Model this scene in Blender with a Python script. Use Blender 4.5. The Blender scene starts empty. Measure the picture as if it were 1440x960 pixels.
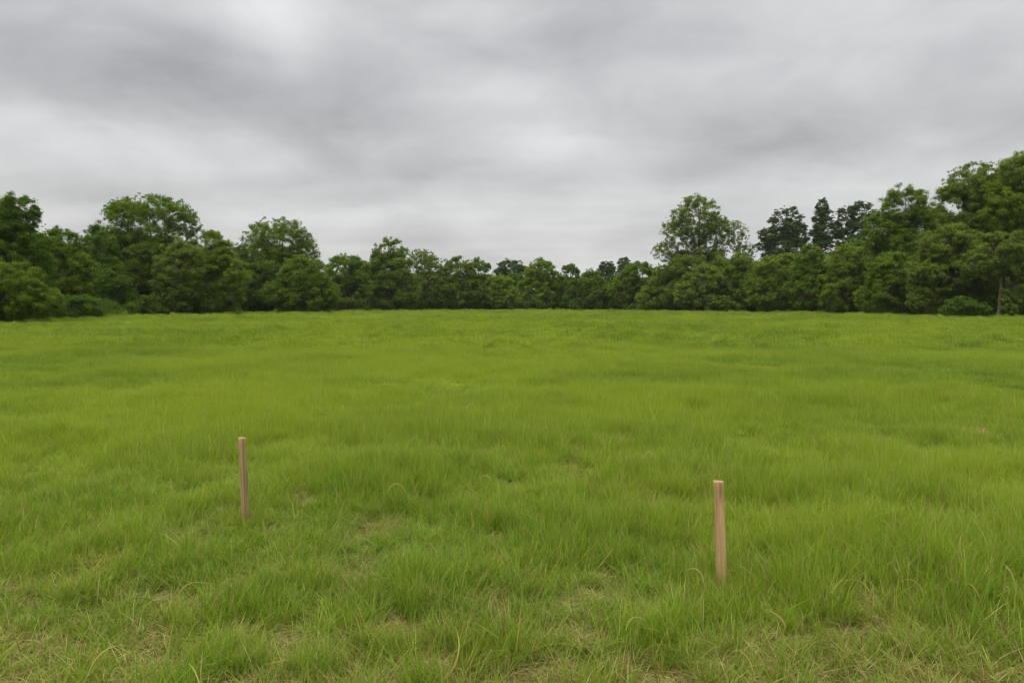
import bpy, math
import numpy as np

rng = np.random.default_rng(7)
scn = bpy.context.scene
COL = scn.collection
R = math.radians

# ------------------------------------------------------------------ camera numbers
F = 1040.0                      # focal length in photo pixels (1440 wide)
CAMZ = 1.65
PITCH = math.atan(54 / F)       # looks slightly down

def pt(px, py, d):
    """point on the sight line of a photo pixel at ground distance d (metres along +Y)"""
    cx, cy = (px - 720) / F, (480 - py) / F
    y = math.cos(PITCH) + cy * math.sin(PITCH)
    z = -math.sin(PITCH) + cy * math.cos(PITCH)
    k = d / y
    return np.array([cx * k, d, CAMZ + z * k])

# ------------------------------------------------------------------ numpy noise
def _hash(ix, iy, seed):
    n = (ix.astype(np.int64) * 374761393 + iy.astype(np.int64) * 668265263 + seed * 1442695041) & 0xffffffff
    n = ((n ^ (n >> 13)) * 1274126177) & 0xffffffff
    n = n ^ (n >> 16)
    return (n & 0xffff) / 65535.0

def vnoise(x, y, scale, seed):
    x = np.asarray(x, float) / scale + 1000.3
    y = np.asarray(y, float) / scale + 1000.7
    ix, iy = np.floor(x), np.floor(y)
    fx, fy = x - ix, y - iy
    fx = fx * fx * (3 - 2 * fx); fy = fy * fy * (3 - 2 * fy)
    a = _hash(ix, iy, seed); b = _hash(ix + 1, iy, seed)
    c = _hash(ix, iy + 1, seed); d = _hash(ix + 1, iy + 1, seed)
    return (a * (1 - fx) + b * fx) * (1 - fy) + (c * (1 - fx) + d * fx) * fy

def fbm(x, y, scale, seed, oct=3):
    v = 0; a = 1; t = 0
    for o in range(oct):
        v = v + a * vnoise(x, y, scale / 2 ** o, seed + 17 * o); t += a; a *= 0.55
    return v / t

def ground_z(x, y):
    x = np.asarray(x, float); y = np.asarray(y, float)
    near = np.clip(1.3 - y / 45.0, 0.0, 1.0)
    return (0.10 * (fbm(x, y, 1.7, 3, 2) - 0.5) * near
            + 0.16 * (fbm(x, y, 13.0, 5, 2) - 0.5) * np.clip(y / 12.0, 0.15, 1))

# ------------------------------------------------------------------ object helpers
def tag(o, label=None, cat=None, group=None, kind=None):
    if label: o['label'] = label
    if cat: o['category'] = cat
    if group: o['group'] = group
    if kind: o['kind'] = kind
    return o

def link(name, me, parent=None):
    o = bpy.data.objects.new(name, me)
    COL.objects.link(o)
    if parent is not None: o.parent = parent
    return o

def np_mesh(name, verts, faces, mat, attrs=None, smooth=False):
    """faces: (n,4) or (n,3) int array, or a list of both arrays"""
    me = bpy.data.meshes.new(name)
    verts = np.asarray(verts, np.float32)
    fl = faces if isinstance(faces, list) else [faces]
    fl = [f for f in fl if len(f)]
    loops = np.concatenate([f.ravel() for f in fl]) if fl else np.zeros(0, int)
    sizes = np.concatenate([np.full(len(f), f.shape[1]) for f in fl]) if fl else np.zeros(0, int)
    me.vertices.add(len(verts)); me.vertices.foreach_set('co', verts.ravel())
    me.loops.add(len(loops)); me.loops.foreach_set('vertex_index', loops.astype(np.int32))
    me.polygons.add(len(sizes))
    me.polygons.foreach_set('loop_start', np.concatenate([[0], np.cumsum(sizes)[:-1]]).astype(np.int32))
    me.update(calc_edges=True)
    if smooth: me.polygons.foreach_set('use_smooth', np.ones(len(sizes), bool))
    for k, (typ, arr) in (attrs or {}).items():
        a = me.attributes.new(k, typ, 'POINT')
        a.data.foreach_set('vector' if typ == 'FLOAT_VECTOR' else 'value', np.ascontiguousarray(arr).ravel())
    me.materials.append(mat)
    me.validate(clean_customdata=False)
    return me

# ------------------------------------------------------------------ material helpers
def new_mat(name):
    m = bpy.data.materials.new(name); m.use_nodes = True
    nt = m.node_tree; nt.nodes.clear()
    return m, nt

class NB:
    def __init__(s, nt): s.nt = nt
    def n(s, t, **kw):
        nd = s.nt.nodes.new(t)
        for k, v in kw.items(): setattr(nd, k, v)
        return nd
    def put(s, sock, v):
        if v is None: return
        if isinstance(v, bpy.types.NodeSocket): s.nt.links.new(v, sock)
        else: sock.default_value = v
    def math(s, op, a, b=None, c=None, clamp=False):
        nd = s.n('ShaderNodeMath', operation=op); nd.use_clamp = clamp
        for i, v in enumerate((a, b, c)):
            if v is not None: s.put(nd.inputs[i], v)
        return nd.outputs[0]
    def vmath(s, op, a, b=None):
        nd = s.n('ShaderNodeVectorMath', operation=op)
        s.put(nd.inputs[0], a)
        if b is not None: s.put(nd.inputs[1], b)
        return nd.outputs[0]
    def noise(s, vec, scale, detail=3, rough=0.5, dist=0.0):
        nd = s.n('ShaderNodeTexNoise')
        s.put(nd.inputs['Vector'], vec)
        nd.inputs['Scale'].default_value = scale; nd.inputs['Detail'].default_value = detail
        nd.inputs['Roughness'].default_value = rough; nd.inputs['Distortion'].default_value = dist
        return nd
    def mix(s, f, a, b, mode='MIX'):
        nd = s.n('ShaderNodeMix', data_type='RGBA', blend_type=mode)
        s.put(nd.inputs[0], f); s.put(nd.inputs[6], a); s.put(nd.inputs[7], b)
        return nd.outputs[2]
    def rng(s, v, a, b, c, d, smooth=False):
        nd = s.n('ShaderNodeMapRange'); nd.clamp = True
        if smooth: nd.interpolation_type = 'SMOOTHSTEP'
        for i, q in enumerate((v, a, b, c, d)): s.put(nd.inputs[i], q)
        return nd.outputs[0]

def C(r, g, b): return (r, g, b, 1.0)

def leafy_surface(b, color, trans_gain, trans=0.35, rough=0.55, spec=0.25):
    """thin leaf: diffuse + translucent + faint sheen"""
    d = b.n('ShaderNodeBsdfPrincipled'); b.put(d.inputs['Base Color'], color)
    d.inputs['Roughness'].default_value = rough
    d.inputs['Specular IOR Level'].default_value = spec
    t = b.n('ShaderNodeBsdfTranslucent')
    b.put(t.inputs[0], b.mix(1.0, color, trans_gain, 'MULTIPLY'))
    m = b.n('ShaderNodeMixShader'); m.inputs[0].default_value = trans
    b.nt.links.new(d.outputs[0], m.inputs[1]); b.nt.links.new(t.outputs[0], m.inputs[2])
    o = b.n('ShaderNodeOutputMaterial'); b.nt.links.new(m.outputs[0], o.inputs[0])

# ---- grass
def grass_material():
    m, nt = new_mat('grass_blades'); b = NB(nt)
    bd = b.n('ShaderNodeAttribute', attribute_name='blade')
    sep = b.n('ShaderNodeSeparateXYZ'); nt.links.new(bd.outputs['Vector'], sep.inputs[0])
    t, rb, dead = sep.outputs
    ti = b.n('ShaderNodeAttribute', attribute_name='tint', attribute_type='INSTANCER')
    sti = b.n('ShaderNodeSeparateXYZ'); nt.links.new(ti.outputs['Vector'], sti.inputs[0])
    hue, dry, rnd = sti.outputs
    green = b.mix(hue, C(0.096, 0.210, 0.010), C(0.270, 0.375, 0.022))
    green = b.mix(b.math('MULTIPLY', b.math('POWER', rb, 2.0), 0.9), green, C(0.300, 0.390, 0.036))
    # pale base, yellower tip of each blade
    green = b.mix(b.rng(t, 0.0, 0.45, 0.55, 0.0), green, C(0.15, 0.17, 0.045))
    green = b.mix(b.rng(t, 0.6, 1.0, 0.0, 0.55), green, C(0.320, 0.370, 0.075))
    straw = b.mix(rb, C(0.150, 0.095, 0.028), C(0.54, 0.47, 0.18))
    isdead = b.math('GREATER_THAN', b.math('ADD', dead, b.math('MULTIPLY', dry, 0.32)), 0.93)
    col = b.mix(isdead, green, straw)
    leafy_surface(b, col, C(1.15, 1.1, 0.7), trans=0.42, rough=0.5, spec=0.12)
    return m

def ground_material():
    m, nt = new_mat('meadow_soil'); b = NB(nt)
    geo = b.n('ShaderNodeNewGeometry'); P = geo.outputs['Position']
    n1 = b.noise(P, 0.9, 5, 0.6).outputs[0]
    n2 = b.noise(P, 60, 4, 0.7).outputs[0]
    n3 = b.noise(P, 0.12, 3, 0.6).outputs[0]
    green = b.mix(n3, C(0.07, 0.105, 0.016), C(0.11, 0.14, 0.022))
    thatch = b.mix(b.rng(n2, 0.35, 0.65, 0, 1), C(0.060, 0.045, 0.020), C(0.19, 0.145, 0.065))
    col = b.mix(b.rng(n1, 0.35, 0.62, 0.0, 0.6), thatch, green)
    p = b.n('ShaderNodeBsdfPrincipled'); b.put(p.inputs['Base Color'], col)
    p.inputs['Roughness'].default_value = 0.95; p.inputs['Specular IOR Level'].default_value = 0.1
    bp = b.n('ShaderNodeBump'); bp.inputs['Strength'].default_value = 0.6; bp.inputs['Distance'].default_value = 0.02
    nt.links.new(n2, bp.inputs['Height']); nt.links.new(bp.outputs[0], p.inputs['Normal'])
    o = b.n('ShaderNodeOutputMaterial'); nt.links.new(p.outputs[0], o.inputs[0])
    return m

def leaf_material(name, c1, c2, c3, trans=0.45):
    """c1 old leaf, c2 usual, c3 fresh shoot; 'leaf' = (clump random, leaf random, shoot)"""
    m, nt = new_mat(name); b = NB(nt)
    a = b.n('ShaderNodeAttribute', attribute_name='leaf')
    s = b.n('ShaderNodeSeparateXYZ'); nt.links.new(a.outputs['Vector'], s.inputs[0])
    col = b.mix(s.outputs[0], C(*c1), C(*c2))
    col = b.mix(b.math('MULTIPLY', s.outputs[1], 0.25), col, C(*c3))
    col = b.mix(b.math('MULTIPLY', s.outputs[2], 0.5), col, C(*c3))
    leafy_surface(b, col, C(1.3, 1.25, 0.6), trans=trans, rough=0.6, spec=0.08)
    return m

def bark_material(name, c1, c2):
    m, nt = new_mat(name); b = NB(nt)
    geo = b.n('ShaderNodeNewGeometry')
    v = b.vmath('MULTIPLY', geo.outputs['Position'], (6, 6, 1.2))
    n = b.noise(v, 1.0, 6, 0.65).outputs[0]
    p = b.n('ShaderNodeBsdfPrincipled'); b.put(p.inputs['Base Color'], b.mix(b.rng(n, .35, .65, 0, 1), C(*c1), C(*c2)))
    p.inputs['Roughness'].default_value = 0.9
    bp = b.n('ShaderNodeBump'); bp.inputs['Strength'].default_value = 0.7; bp.inputs['Distance'].default_value = 0.03
    nt.links.new(n, bp.inputs['Height']); nt.links.new(bp.outputs[0], p.inputs['Normal'])
    o = b.n('ShaderNodeOutputMaterial'); nt.links.new(p.outputs[0], o.inputs[0])
    return m

def wood_material(name, c1, c2, dark, stain_pos):
    m, nt = new_mat(name); b = NB(nt)
    tc = b.n('ShaderNodeTexCoord'); P = tc.outputs['Object']
    g = b.noise(b.vmath('MULTIPLY', P, (170, 170, 3.2)), 1.0, 5, 0.6, 0.6).outputs[0]
    g2 = b.noise(b.vmath('MULTIPLY', P, (45, 45, 1.6)), 1.0, 3, 0.5, 0.8).outputs[0]
    g3 = b.noise(P, 14, 4, 0.6).outputs[0]
    col = b.mix(b.rng(g2, .3, .7, 0, 1), C(*c1), C(*c2))
    col = b.mix(b.rng(g, .52, .72, 0, 0.6), col, C(*dark))
    col = b.mix(b.rng(g3, .5, .75, 0, 0.25), col, C(0.30, 0.235, 0.15))
    # weathered stain near the cut end
    sz = b.n('ShaderNodeSeparateXYZ'); nt.links.new(P, sz.inputs[0])
    st = b.math('MULTIPLY', b.rng(sz.outputs[2], stain_pos - 0.10, stain_pos, 0, 1, True), b.rng(g2, .42, .62, 0, 0.7))
    col = b.mix(st, col, C(*dark))
    p = b.n('ShaderNodeBsdfPrincipled'); b.put(p.inputs['Base Color'], col)
    p.inputs['Roughness'].default_value = 0.85; p.inputs['Specular IOR Level'].default_value = 0.1
    bp = b.n('ShaderNodeBump'); bp.inputs['Strength'].default_value = 0.5; bp.inputs['Distance'].default_value = 0.002
    nt.links.new(g, bp.inputs['Height']); nt.links.new(bp.outputs[0], p.inputs['Normal'])
    o = b.n('ShaderNodeOutputMaterial'); nt.links.new(p.outputs[0], o.inputs[0])
    return m

def plain_material(name, col, rough=0.6):
    m, nt = new_mat(name); b = NB(nt)
    geo = b.n('ShaderNodeNewGeometry')
    n = b.noise(geo.outputs['Position'], 120, 2).outputs[0]
    p = b.n('ShaderNodeBsdfPrincipled')
    b.put(p.inputs['Base Color'], b.mix(n, C(*col), C(*[c * 0.75 for c in col])))
    p.inputs['Roughness'].default_value = rough
    o = b.n('ShaderNodeOutputMaterial'); nt.links.new(p.outputs[0], o.inputs[0])
    return m

M_GRASS = grass_material(); M_SOIL = ground_material()
LEAF = {
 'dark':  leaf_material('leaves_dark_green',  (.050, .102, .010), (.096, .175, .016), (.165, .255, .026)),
 'mid':   leaf_material('leaves_mid_green',   (.076, .134, .011), (.136, .218, .017), (.210, .292, .030)),
 'light': leaf_material('leaves_light_green', (.102, .166, .013), (.172, .252, .020), (.255, .332, .036)),
 'olive': leaf_material('leaves_olive_green', (.098, .152, .018), (.165, .235, .030), (.235, .305, .056)),
 'pine':  leaf_material('pine_needles',       (.040, .074, .020), (.074, .122, .028), (.120, .180, .042), 0.12),
}
BARK = bark_material('bark_grey_brown', (.055, .045, .032), (.15, .125, .09))
BARK_PALE = bark_material('bark_pale', (.085, .075, .05), (.21, .18, .12))

# ------------------------------------------------------------------ tubes
def tube(paths, sides=6):
    """paths: list of (pts (n,3), radii (n,)) -> verts, quads"""
    V, Q = [], []; base = 0
    ang = np.linspace(0, 2 * np.pi, sides, endpoint=False)
    for P, r in paths:
        P = np.asarray(P, float); r = np.asarray(r, float)
        T = np.gradient(P, axis=0); T /= np.linalg.norm(T, axis=1)[:, None] + 1e-9
        ref = np.where(np.abs(T[:, 2:3]) > 0.85, [[1.0, 0, 0]], [[0, 0, 1.0]])
        A = np.cross(T, ref); A /= np.linalg.norm(A, axis=1)[:, None] + 1e-9
        B = np.cross(T, A)
        ring = P[:, None] + r[:, None, None] * (np.cos(ang)[None, :, None] * A[:, None] + np.sin(ang)[None, :, None] * B[:, None])
        n = len(P); V.append(ring.reshape(-1, 3))
        i = np.arange(n - 1)[:, None] * sides; j = np.arange(sides)[None]; k = (j + 1) % sides
        Q.append(np.stack([i + j, i + k, i + sides + k, i + sides + j], -1).reshape(-1, 4) + base)
        base += n * sides
    return np.concatenate(V), np.concatenate(Q)

# ------------------------------------------------------------------ foliage
def unit(v): return v / (np.linalg.norm(v, axis=-1, keepdims=True) + 1e-9)

def sample_clumps(lobes, rg, density=1.0, csize=1.0, kind='broad'):
    """lobes: (c(3), r(3), dens) in tree space -> clump centres and radii.
    dens < .75: loose small clumps with sky between; else boughs of clumps over a filled inside"""
    cen, rad, keepd = [], [], []
    def put(c_, r_, d_): cen.append(c_); rad.append(r_); keepd.append(np.full(len(c_), d_))
    for c, r, dens in lobes:
        rm = (r[0] * r[1] * r[2]) ** (1 / 3)
        if dens < .75:
            cr = csize * np.clip(.125 * rm, .26, .62)
            n = int(density * (dens + .25) * 3.2 * (rm / cr) ** 2 + 6)
            d = unit(rg.normal(size=(n, 3)) + [0, 0, .25])
            ph = rg.uniform(0, 6, 3)
            lump = 1 + .09 * np.sin(d[:, 0] * 6 + ph[0]) * np.sin(d[:, 2] * 7 + ph[1]) + .06 * np.sin(d[:, 1] * 11 + ph[2])
            R_ = cr * rg.uniform(.5, 1.3, n)
            put(c + d * (r - .6 * R_[:, None]) * (rg.uniform(.12, 1.0, n) ** .40 * lump)[:, None], R_, dens + .15)
            n2 = n; d2 = unit(rg.normal(size=(n2, 3)) + [0, 0, .3])
            put(c + d2 * r * rg.uniform(.84, 1.02, n2)[:, None], cr * rg.uniform(.25, .55, n2), dens)
            continue
        pine = kind == 'pine'
        fl = .70 if pine else .74
        nb = int(np.clip(12 + 2.4 * rm, 12, 28) * (1.5 if pine else 1))
        gold = (np.arange(nb) + rg.random()) / nb
        ph = np.arccos(1 - 1.8 * gold); th = np.arange(nb) * 2.39996 + rg.uniform(0, 6)
        bd = unit(np.stack([np.sin(ph) * np.cos(th), np.sin(ph) * np.sin(th), np.cos(ph)], 1) + rg.normal(0, .22, (nb, 3)))
        br = rm * (rg.uniform(.16, .36, nb) if pine else rg.uniform(.18, .42, nb))
        bc = c + bd * (r - .7 * br[:, None]).clip(.1) * rg.uniform(.80, 1.06 if pine else 1.0, nb)[:, None]
        cr = csize * np.clip((.12 if pine else .135) * rm, .25, .75)
        for q in range(nb):
            n = int(density * dens * 1.9 * (br[q] / cr) ** 2 + 4)
            d = unit(rg.normal(size=(n, 3)) + bd[q] * .5 + [0, 0, .35])
            R_ = cr * rg.uniform(.5, 1.2, n)
            put(bc[q] + d * (br[q] - .5 * R_)[:, None] * np.array([1, 1, fl]) * (rg.uniform(.3, 1.1, n) ** .6)[:, None], R_, dens)
            n2 = max(3, n // 3); d2 = unit(rg.normal(size=(n2, 3)) + bd[q] * .9 + [0, 0, .3])
            put(bc[q] + d2 * br[q] * np.array([1, 1, fl]) * rg.uniform(.95, 1.2, n2)[:, None], cr * rg.uniform(.28, .5, n2), dens * .8)
        n = int(density * dens * (2.0 if pine else 2.4) * (rm / cr) ** 2) + 3
        d = unit(rg.normal(size=(n, 3)))
        put(c + d * r * (rg.uniform(.30, .98, n) ** .5)[:, None], cr * rg.uniform(.5, 1.2, n), dens * .7)
    return np.concatenate(cen), np.concatenate(rad), np.concatenate(keepd)

def foliage(cen, rad, dens, leaf, rg, cover=1.5, kind='broad', zmin=0.05):
    """little leaf faces spread through every clump"""
    flat = 0.78 if kind == 'broad' else 0.5
    w = leaf * (0.55 if kind == 'broad' else 0.26)
    area = leaf * w * 0.6
    cnt = np.maximum(6, cover * (0.45 + 0.55 * dens) * 4 * np.pi * rad ** 2 * 0.75 / area).astype(int)
    idx = np.repeat(np.arange(len(cen)), cnt); n = len(idx)
    d = unit(rg.normal(size=(n, 3)) + np.array([0, 0, 0.25]))
    k = 1.06 - 0.85 * rg.random(n) ** 1.5
    lump = 1 + 0.22 * np.sin(d[:, 0] * 5 + idx * 1.7) * np.cos(d[:, 1] * 5 + idx) + rg.normal(0, .16, n)
    p = cen[idx] + d * (rad[idx] * k * lump)[:, None] * np.array([1, 1, flat])
    nrm = unit(d * 0.8 + np.array([0, 0, 0.45]) + rg.normal(0, 0.38, (n, 3)))
    a = unit(np.cross(nrm, rg.normal(size=(n, 3)))); bb = np.cross(nrm, a)
    L = leaf * rg.uniform(0.55, 1.3, n)[:, None]; W = w * rg.uniform(0.6, 1.25, n)[:, None]
    if kind != 'broad': a = unit(a + d * 0.8 + np.array([0, 0, .3])); 
    v = np.stack([p - a * L / 2, p + bb * W / 2 + a * L * .05, p + a * L / 2, p - bb * W / 2 + a * L * .05], 1)
    ok = p[:, 2] > zmin
    v = v[ok]; idx = idx[ok]; d = d[ok]; k = k[ok]; n = len(v)
    clr = rg.random(len(cen))[idx]
    shoot = (rg.random(n) < 0.10) * 1.0
    at = np.stack([clr, rg.random(n), shoot], 1).astype(np.float32)
    q = np.arange(n * 4).reshape(-1, 4)
    return v.reshape(-1, 3), q, np.repeat(at, 4, axis=0)

def bez(a, b_, c, n=6):
    t = np.linspace(0, 1, n)[:, None]
    return (1 - t) ** 2 * a + 2 * t * (1 - t) * b_ + t ** 2 * c

def skeleton(H, r0, cen, rad, rg, lean=0.0, start=0.22, ntop=0.9, keep=1.0, n_limb=8, off=(0, 0)):
    """trunk, limbs and twigs that reach the clumps"""
    zt = H * ntop
    tz = np.linspace(0, 1, 9)
    wob = np.cumsum(rg.normal(0, 0.02 * H / 3, (9, 2)), axis=0) * tz[:, None]
    tr = np.stack([wob[:, 0] + lean * tz * H + off[0] * tz, wob[:, 1] + off[1] * tz, tz * zt], 1)
    tr[0, 2] = -0.3
    rr = r0 * (1 - 0.88 * tz) ; rr[0] *= 1.5; rr[1] *= 1.05
    paths = [(tr, rr)]
    big = np.where(rad > np.median(rad) * 0.9)[0]
    if len(big) < 3: return paths
    seeds = cen[rg.choice(big, min(n_limb, len(big)), replace=False)]
    for _ in range(4):
        lab = ((cen[big][:, None] - seeds[None]) ** 2).sum(-1).argmin(1)
        seeds = np.array([cen[big][lab == i].mean(0) if (lab == i).any() else seeds[i] for i in range(len(seeds))])
    for i, s in enumerate(seeds):
        hz = max(start * H, min(s[2] - 0.55 * math.hypot(s[0], s[1]) - 0.05 * H, zt * 0.85))
        f = np.clip(hz / zt, 0, 1)
        a = np.array([np.interp(f, tz, tr[:, 0]), np.interp(f, tz, tr[:, 1]), hz])
        mid = a * 0.5 + s * 0.5 + np.array([0, 0, 0.02 * H]) + rg.normal(0, .02 * H, 3)
        P = bez(a, mid, s, 7); ra = r0 * 0.42 * (1 - 0.6 * f)
        paths.append((P, np.linspace(ra, ra * 0.35, 7)))
        mem = big[lab == i]
        if keep < 1: mem = mem[rg.random(len(mem)) < keep]
        for m_ in mem[:26]:
            j = rg.integers(2, 6); st = P[j]; e = cen[m_]
            mm = (st + e) / 2 + rg.normal(0, .12, 3) + [0, 0, .1]
            paths.append((bez(st, mm, e, 5), np.linspace(ra * 0.42, 0.012, 5)))
    return paths

GRP = {'broad': 'broadleaf trees along the field edge', 'pine': 'dark pines above the field edge trees'}

def tree(name, label, d, lobes, leafkey='mid', base_x=None, cat='tree', airy=False, bark=BARK, seed=0,
         cover=.85, depth_k=0.85, r_trunk=None, start=0.2, group=None, csize=1.0, leafpx=1.8):
    """lobes in photo pixels (cx, cy, rx, ry, density) at distance d; turned into real metres here"""
    rg = np.random.default_rng(1000 + seed)
    bx = base_x if base_x is not None else lobes[-1][0]
    base = pt(bx, 480, d); base[2] = float(ground_z(base[0], d))
    kind = 'pine' if leafkey == 'pine' else 'broad'
    L = []
    for lb in lobes:
        cx, cy, rx, ry = lb[:4]; dens = lb[4] if len(lb) > 4 else 1.0
        dy = lb[5] if len(lb) > 5 else 0.0
        c = pt(cx, cy, d + dy) - base
        rxm, rzm = rx / F * d, ry / F * d
        c[2] = max(c[2], 0.25)
        L.append((c, np.array([rxm, rxm * depth_k, rzm]), dens))
    top = max(c[2] + r[2] for c, r, _ in L)
    root = bpy.data.objects.new(name, None); COL.objects.link(root)
    root.empty_display_size = 1.0; root.location = base
    tag(root, label, cat, group or GRP[kind])
    cen, rad, dn = sample_clumps(L, rg, csize=csize, kind=kind)
    leaf = leafpx / F * d
    v, q, at = foliage(cen, rad, dn, leaf, rg, cover=cover, kind=kind)
    crown = link('crown', np_mesh('crown', v, q, LEAF[leafkey], {'leaf': ('FLOAT_VECTOR', at)}), root)
    paths = skeleton(top, r_trunk or 0.016 * top + 0.05, cen, rad, rg, start=start, keep=1.0 if airy else 0.35, n_limb=11 if airy else 6,
                     off=(L[0][0][0], L[0][0][1]))
    tv, tq = tube(paths, 6)
    link('trunk', np_mesh('trunk', tv, tq, bark, smooth=True), root)
    return root

T = tree
A = .42
# ------------------------------------------------------------------ left side of the field
T('broadleaf_tree', 'tall dark green tree rising at the left edge of the picture', 61,
  [(24, 308, 31, 39), (-12, 325, 50, 52), (12, 372, 62, 66), (-30, 400, 60, 60)], 'dark', seed=1, base_x=0)
T('broadleaf_tree', 'low spreading brighter green tree in front of the tall tree at the left edge', 56,
  [(10, 398, 52, 34), (45, 424, 44, 30), (-30, 420, 50, 34)], 'mid', seed=2, base_x=15)
T('broadleaf_tree', 'lower feathery green tree just right of the tall tree at the left edge', 73,
  [(84, 350, 32, 32, .8), (95, 392, 42, 46), (80, 420, 40, 34)], 'mid', seed=3)
T('broadleaf_tree', 'shaded dark tree under the left shoulder of the wide domed tree', 86,
  [(137, 355, 30, 38), (140, 404, 44, 44)], 'dark', seed=4)
T('broadleaf_tree', 'wide flat-domed tree with sky showing through its crown, left of the field', 97,
  [(213, 312, 66, 39, .64), (180, 300, 34, 22, .58), (258, 318, 26, 26, .42), (160, 345, 34, 26, .8), (200, 365, 68, 44, .95), (190, 408, 60, 36)],
  'mid', seed=5, airy=True, base_x=215)
T('broadleaf_tree', 'dull olive tree in front of the right half of the wide domed tree', 92,
  [(252, 378, 36, 46), (245, 412, 34, 32)], 'olive', seed=6)
T('broadleaf_tree', 'bright green round-topped tree right of the wide domed tree', 97,
  [(296, 362, 36, 38), (318, 388, 34, 36), (300, 412, 44, 32)], 'light', seed=7)
T('broadleaf_tree', 'small dark tree behind the gap left of the round see-through tree', 112,
  [(331, 368, 20, 28, .8), (340, 404, 26, 34)], 'dark', seed=8)
T('broadleaf_tree', 'round domed tree with many small sky holes, second tall dome from the left', 119,
  [(392, 344, 53, 39, .66), (362, 360, 28, 30, .5), (428, 362, 24, 28, .55), (388, 388, 56, 42), (380, 414, 50, 28)],
  'mid', seed=9, airy=True, base_x=385)
T('broadleaf_tree', 'bright layered tree in front of the round see-through tree', 110,
  [(428, 388, 36, 30), (408, 414, 40, 26), (446, 416, 34, 26)], 'mid', seed=10)
T('broadleaf_tree', 'low evenly rounded tree between the second dome and the spiky-topped tree', 132,
  [(489, 384, 34, 28), (486, 412, 38, 28)], 'mid', seed=11)
T('broadleaf_tree', 'spiky-topped tree standing above its neighbours left of the middle', 141,
  [(547, 362, 27, 28, .8), (550, 386, 38, 36), (552, 412, 40, 28)], 'mid', seed=12)
T('broadleaf_tree', 'thin-topped tree with bare sprigs right of the spiky-topped tree', 150,
  [(592, 362, 22, 12, .35), (604, 382, 24, 24, .7), (600, 408, 34, 30)], 'olive', seed=13, airy=True)
T('broadleaf_tree', 'pointed green tree, first of a pair left of the dark pine', 149,
  [(641, 384, 24, 26, .9), (638, 410, 32, 28)], 'mid', seed=14)
T('broadleaf_tree', 'narrower green tree, second of a pair left of the dark pine', 149,
  [(673, 386, 19, 25, .9), (676, 410, 28, 28)], 'mid', seed=15)
T('broadleaf_tree', 'low pale green tree in front of the dark pine', 147,
  [(703, 408, 24, 24), (708, 420, 26, 18)], 'light', seed=16)
T('pine_tree', 'small dark wide pine peering over the middle of the tree line', 172,
  [(717, 379, 22, 16), (705, 390, 14, 14), (738, 386, 13, 12), (718, 404, 24, 26)], 'pine', seed=17)
T('broadleaf_tree', 'smoothly domed light green tree right of the dark middle pine', 152,
  [(762, 386, 25, 24), (758, 410, 32, 28)], 'light', seed=18)
T('broadleaf_tree', 'small rounded tree tucked right of the domed light green tree', 152,
  [(801, 391, 17, 22), (802, 414, 24, 24)], 'mid', seed=19)
T('broadleaf_tree', 'lowest tree of the skyline, left of the two small dark pines', 150,
  [(832, 398, 21, 20), (836, 416, 26, 22)], 'mid', seed=20)
T('pine_tree', 'left one of two small dark pines right of the middle', 170,
  [(854, 377, 12, 11), (850, 396, 18, 24)], 'pine', seed=21)
T('pine_tree', 'slightly taller right one of two small dark pines right of the middle', 170,
  [(878, 372, 10, 11), (880, 394, 18, 28)], 'pine', seed=22)
T('broadleaf_tree', 'flat-topped green tree in front of the taller small pine', 146,
  [(900, 389, 28, 22), (876, 408, 24, 24), (906, 413, 30, 24)], 'mid', seed=23)
T('broadleaf_tree', 'bright low tree at the left foot of the tall see-through tree', 134,
  [(934, 400, 24, 28), (926, 418, 30, 22)], 'light', seed=24)
# ------------------------------------------------------------------ right side of the field
T('broadleaf_tree', 'tallest see-through tree with visible limbs, right of the middle', 130,
  [(979, 312, 37, 39, .62), (957, 330, 30, 32, .45), (1005, 334, 28, 34, .66), (1034, 333, 20, 24, .36), (1048, 354, 17, 13, .4),
   (936, 354, 21, 15, .36), (985, 385, 58, 38, .9), (975, 412, 50, 30)],
  'olive', seed=25, airy=True, base_x=986, r_trunk=.42)
T('broadleaf_tree', 'grey-green shrubby tree in front of the tallest see-through tree', 122,
  [(992, 398, 34, 28), (978, 416, 34, 24)], 'olive', seed=26)
T('broadleaf_tree', 'mixed green tree between the tallest see-through tree and the first pine', 122,
  [(1044, 386, 32, 32), (1034, 412, 36, 28)], 'mid', seed=27)
T('pine_tree', 'broad ragged pine, leftmost of the three tall pines on the right', 140,
  [(1106, 318, 25, 29), (1120, 332, 18, 20), (1086, 332, 20, 15, .9), (1076, 346, 14, 10, .8), (1104, 352, 32, 22), (1104, 385, 22, 34, .8)],
  'pine', seed=28, airy=True, csize=.8)
T('broadleaf_tree', 'fresh green tree under the broad ragged pine', 116,
  [(1092, 384, 34, 30), (1080, 411, 38, 28)], 'light', seed=29)
T('pine_tree', 'slim pointed pine, middle one of the three tall pines', 142,
  [(1156, 291, 9, 13), (1157, 308, 15, 18), (1158, 328, 20, 24), (1158, 360, 22, 34), (1158, 400, 20, 34)], 'pine', seed=30, csize=.75)
T('pine_tree', 'round-headed pine, rightmost of the three tall pines', 142,
  [(1190, 312, 17, 24), (1211, 303, 17, 22), (1202, 336, 29, 26), (1202, 372, 24, 40)], 'pine', seed=31, csize=.8)
T('broadleaf_tree', 'leafy tree below the slim pointed pine', 110,
  [(1140, 374, 26, 32), (1138, 408, 36, 32)], 'mid', seed=32)
T('broadleaf_tree', 'soft light green tree below the round-headed pine', 106,
  [(1196, 372, 34, 32), (1184, 408, 38, 34)], 'light', seed=33)
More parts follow.
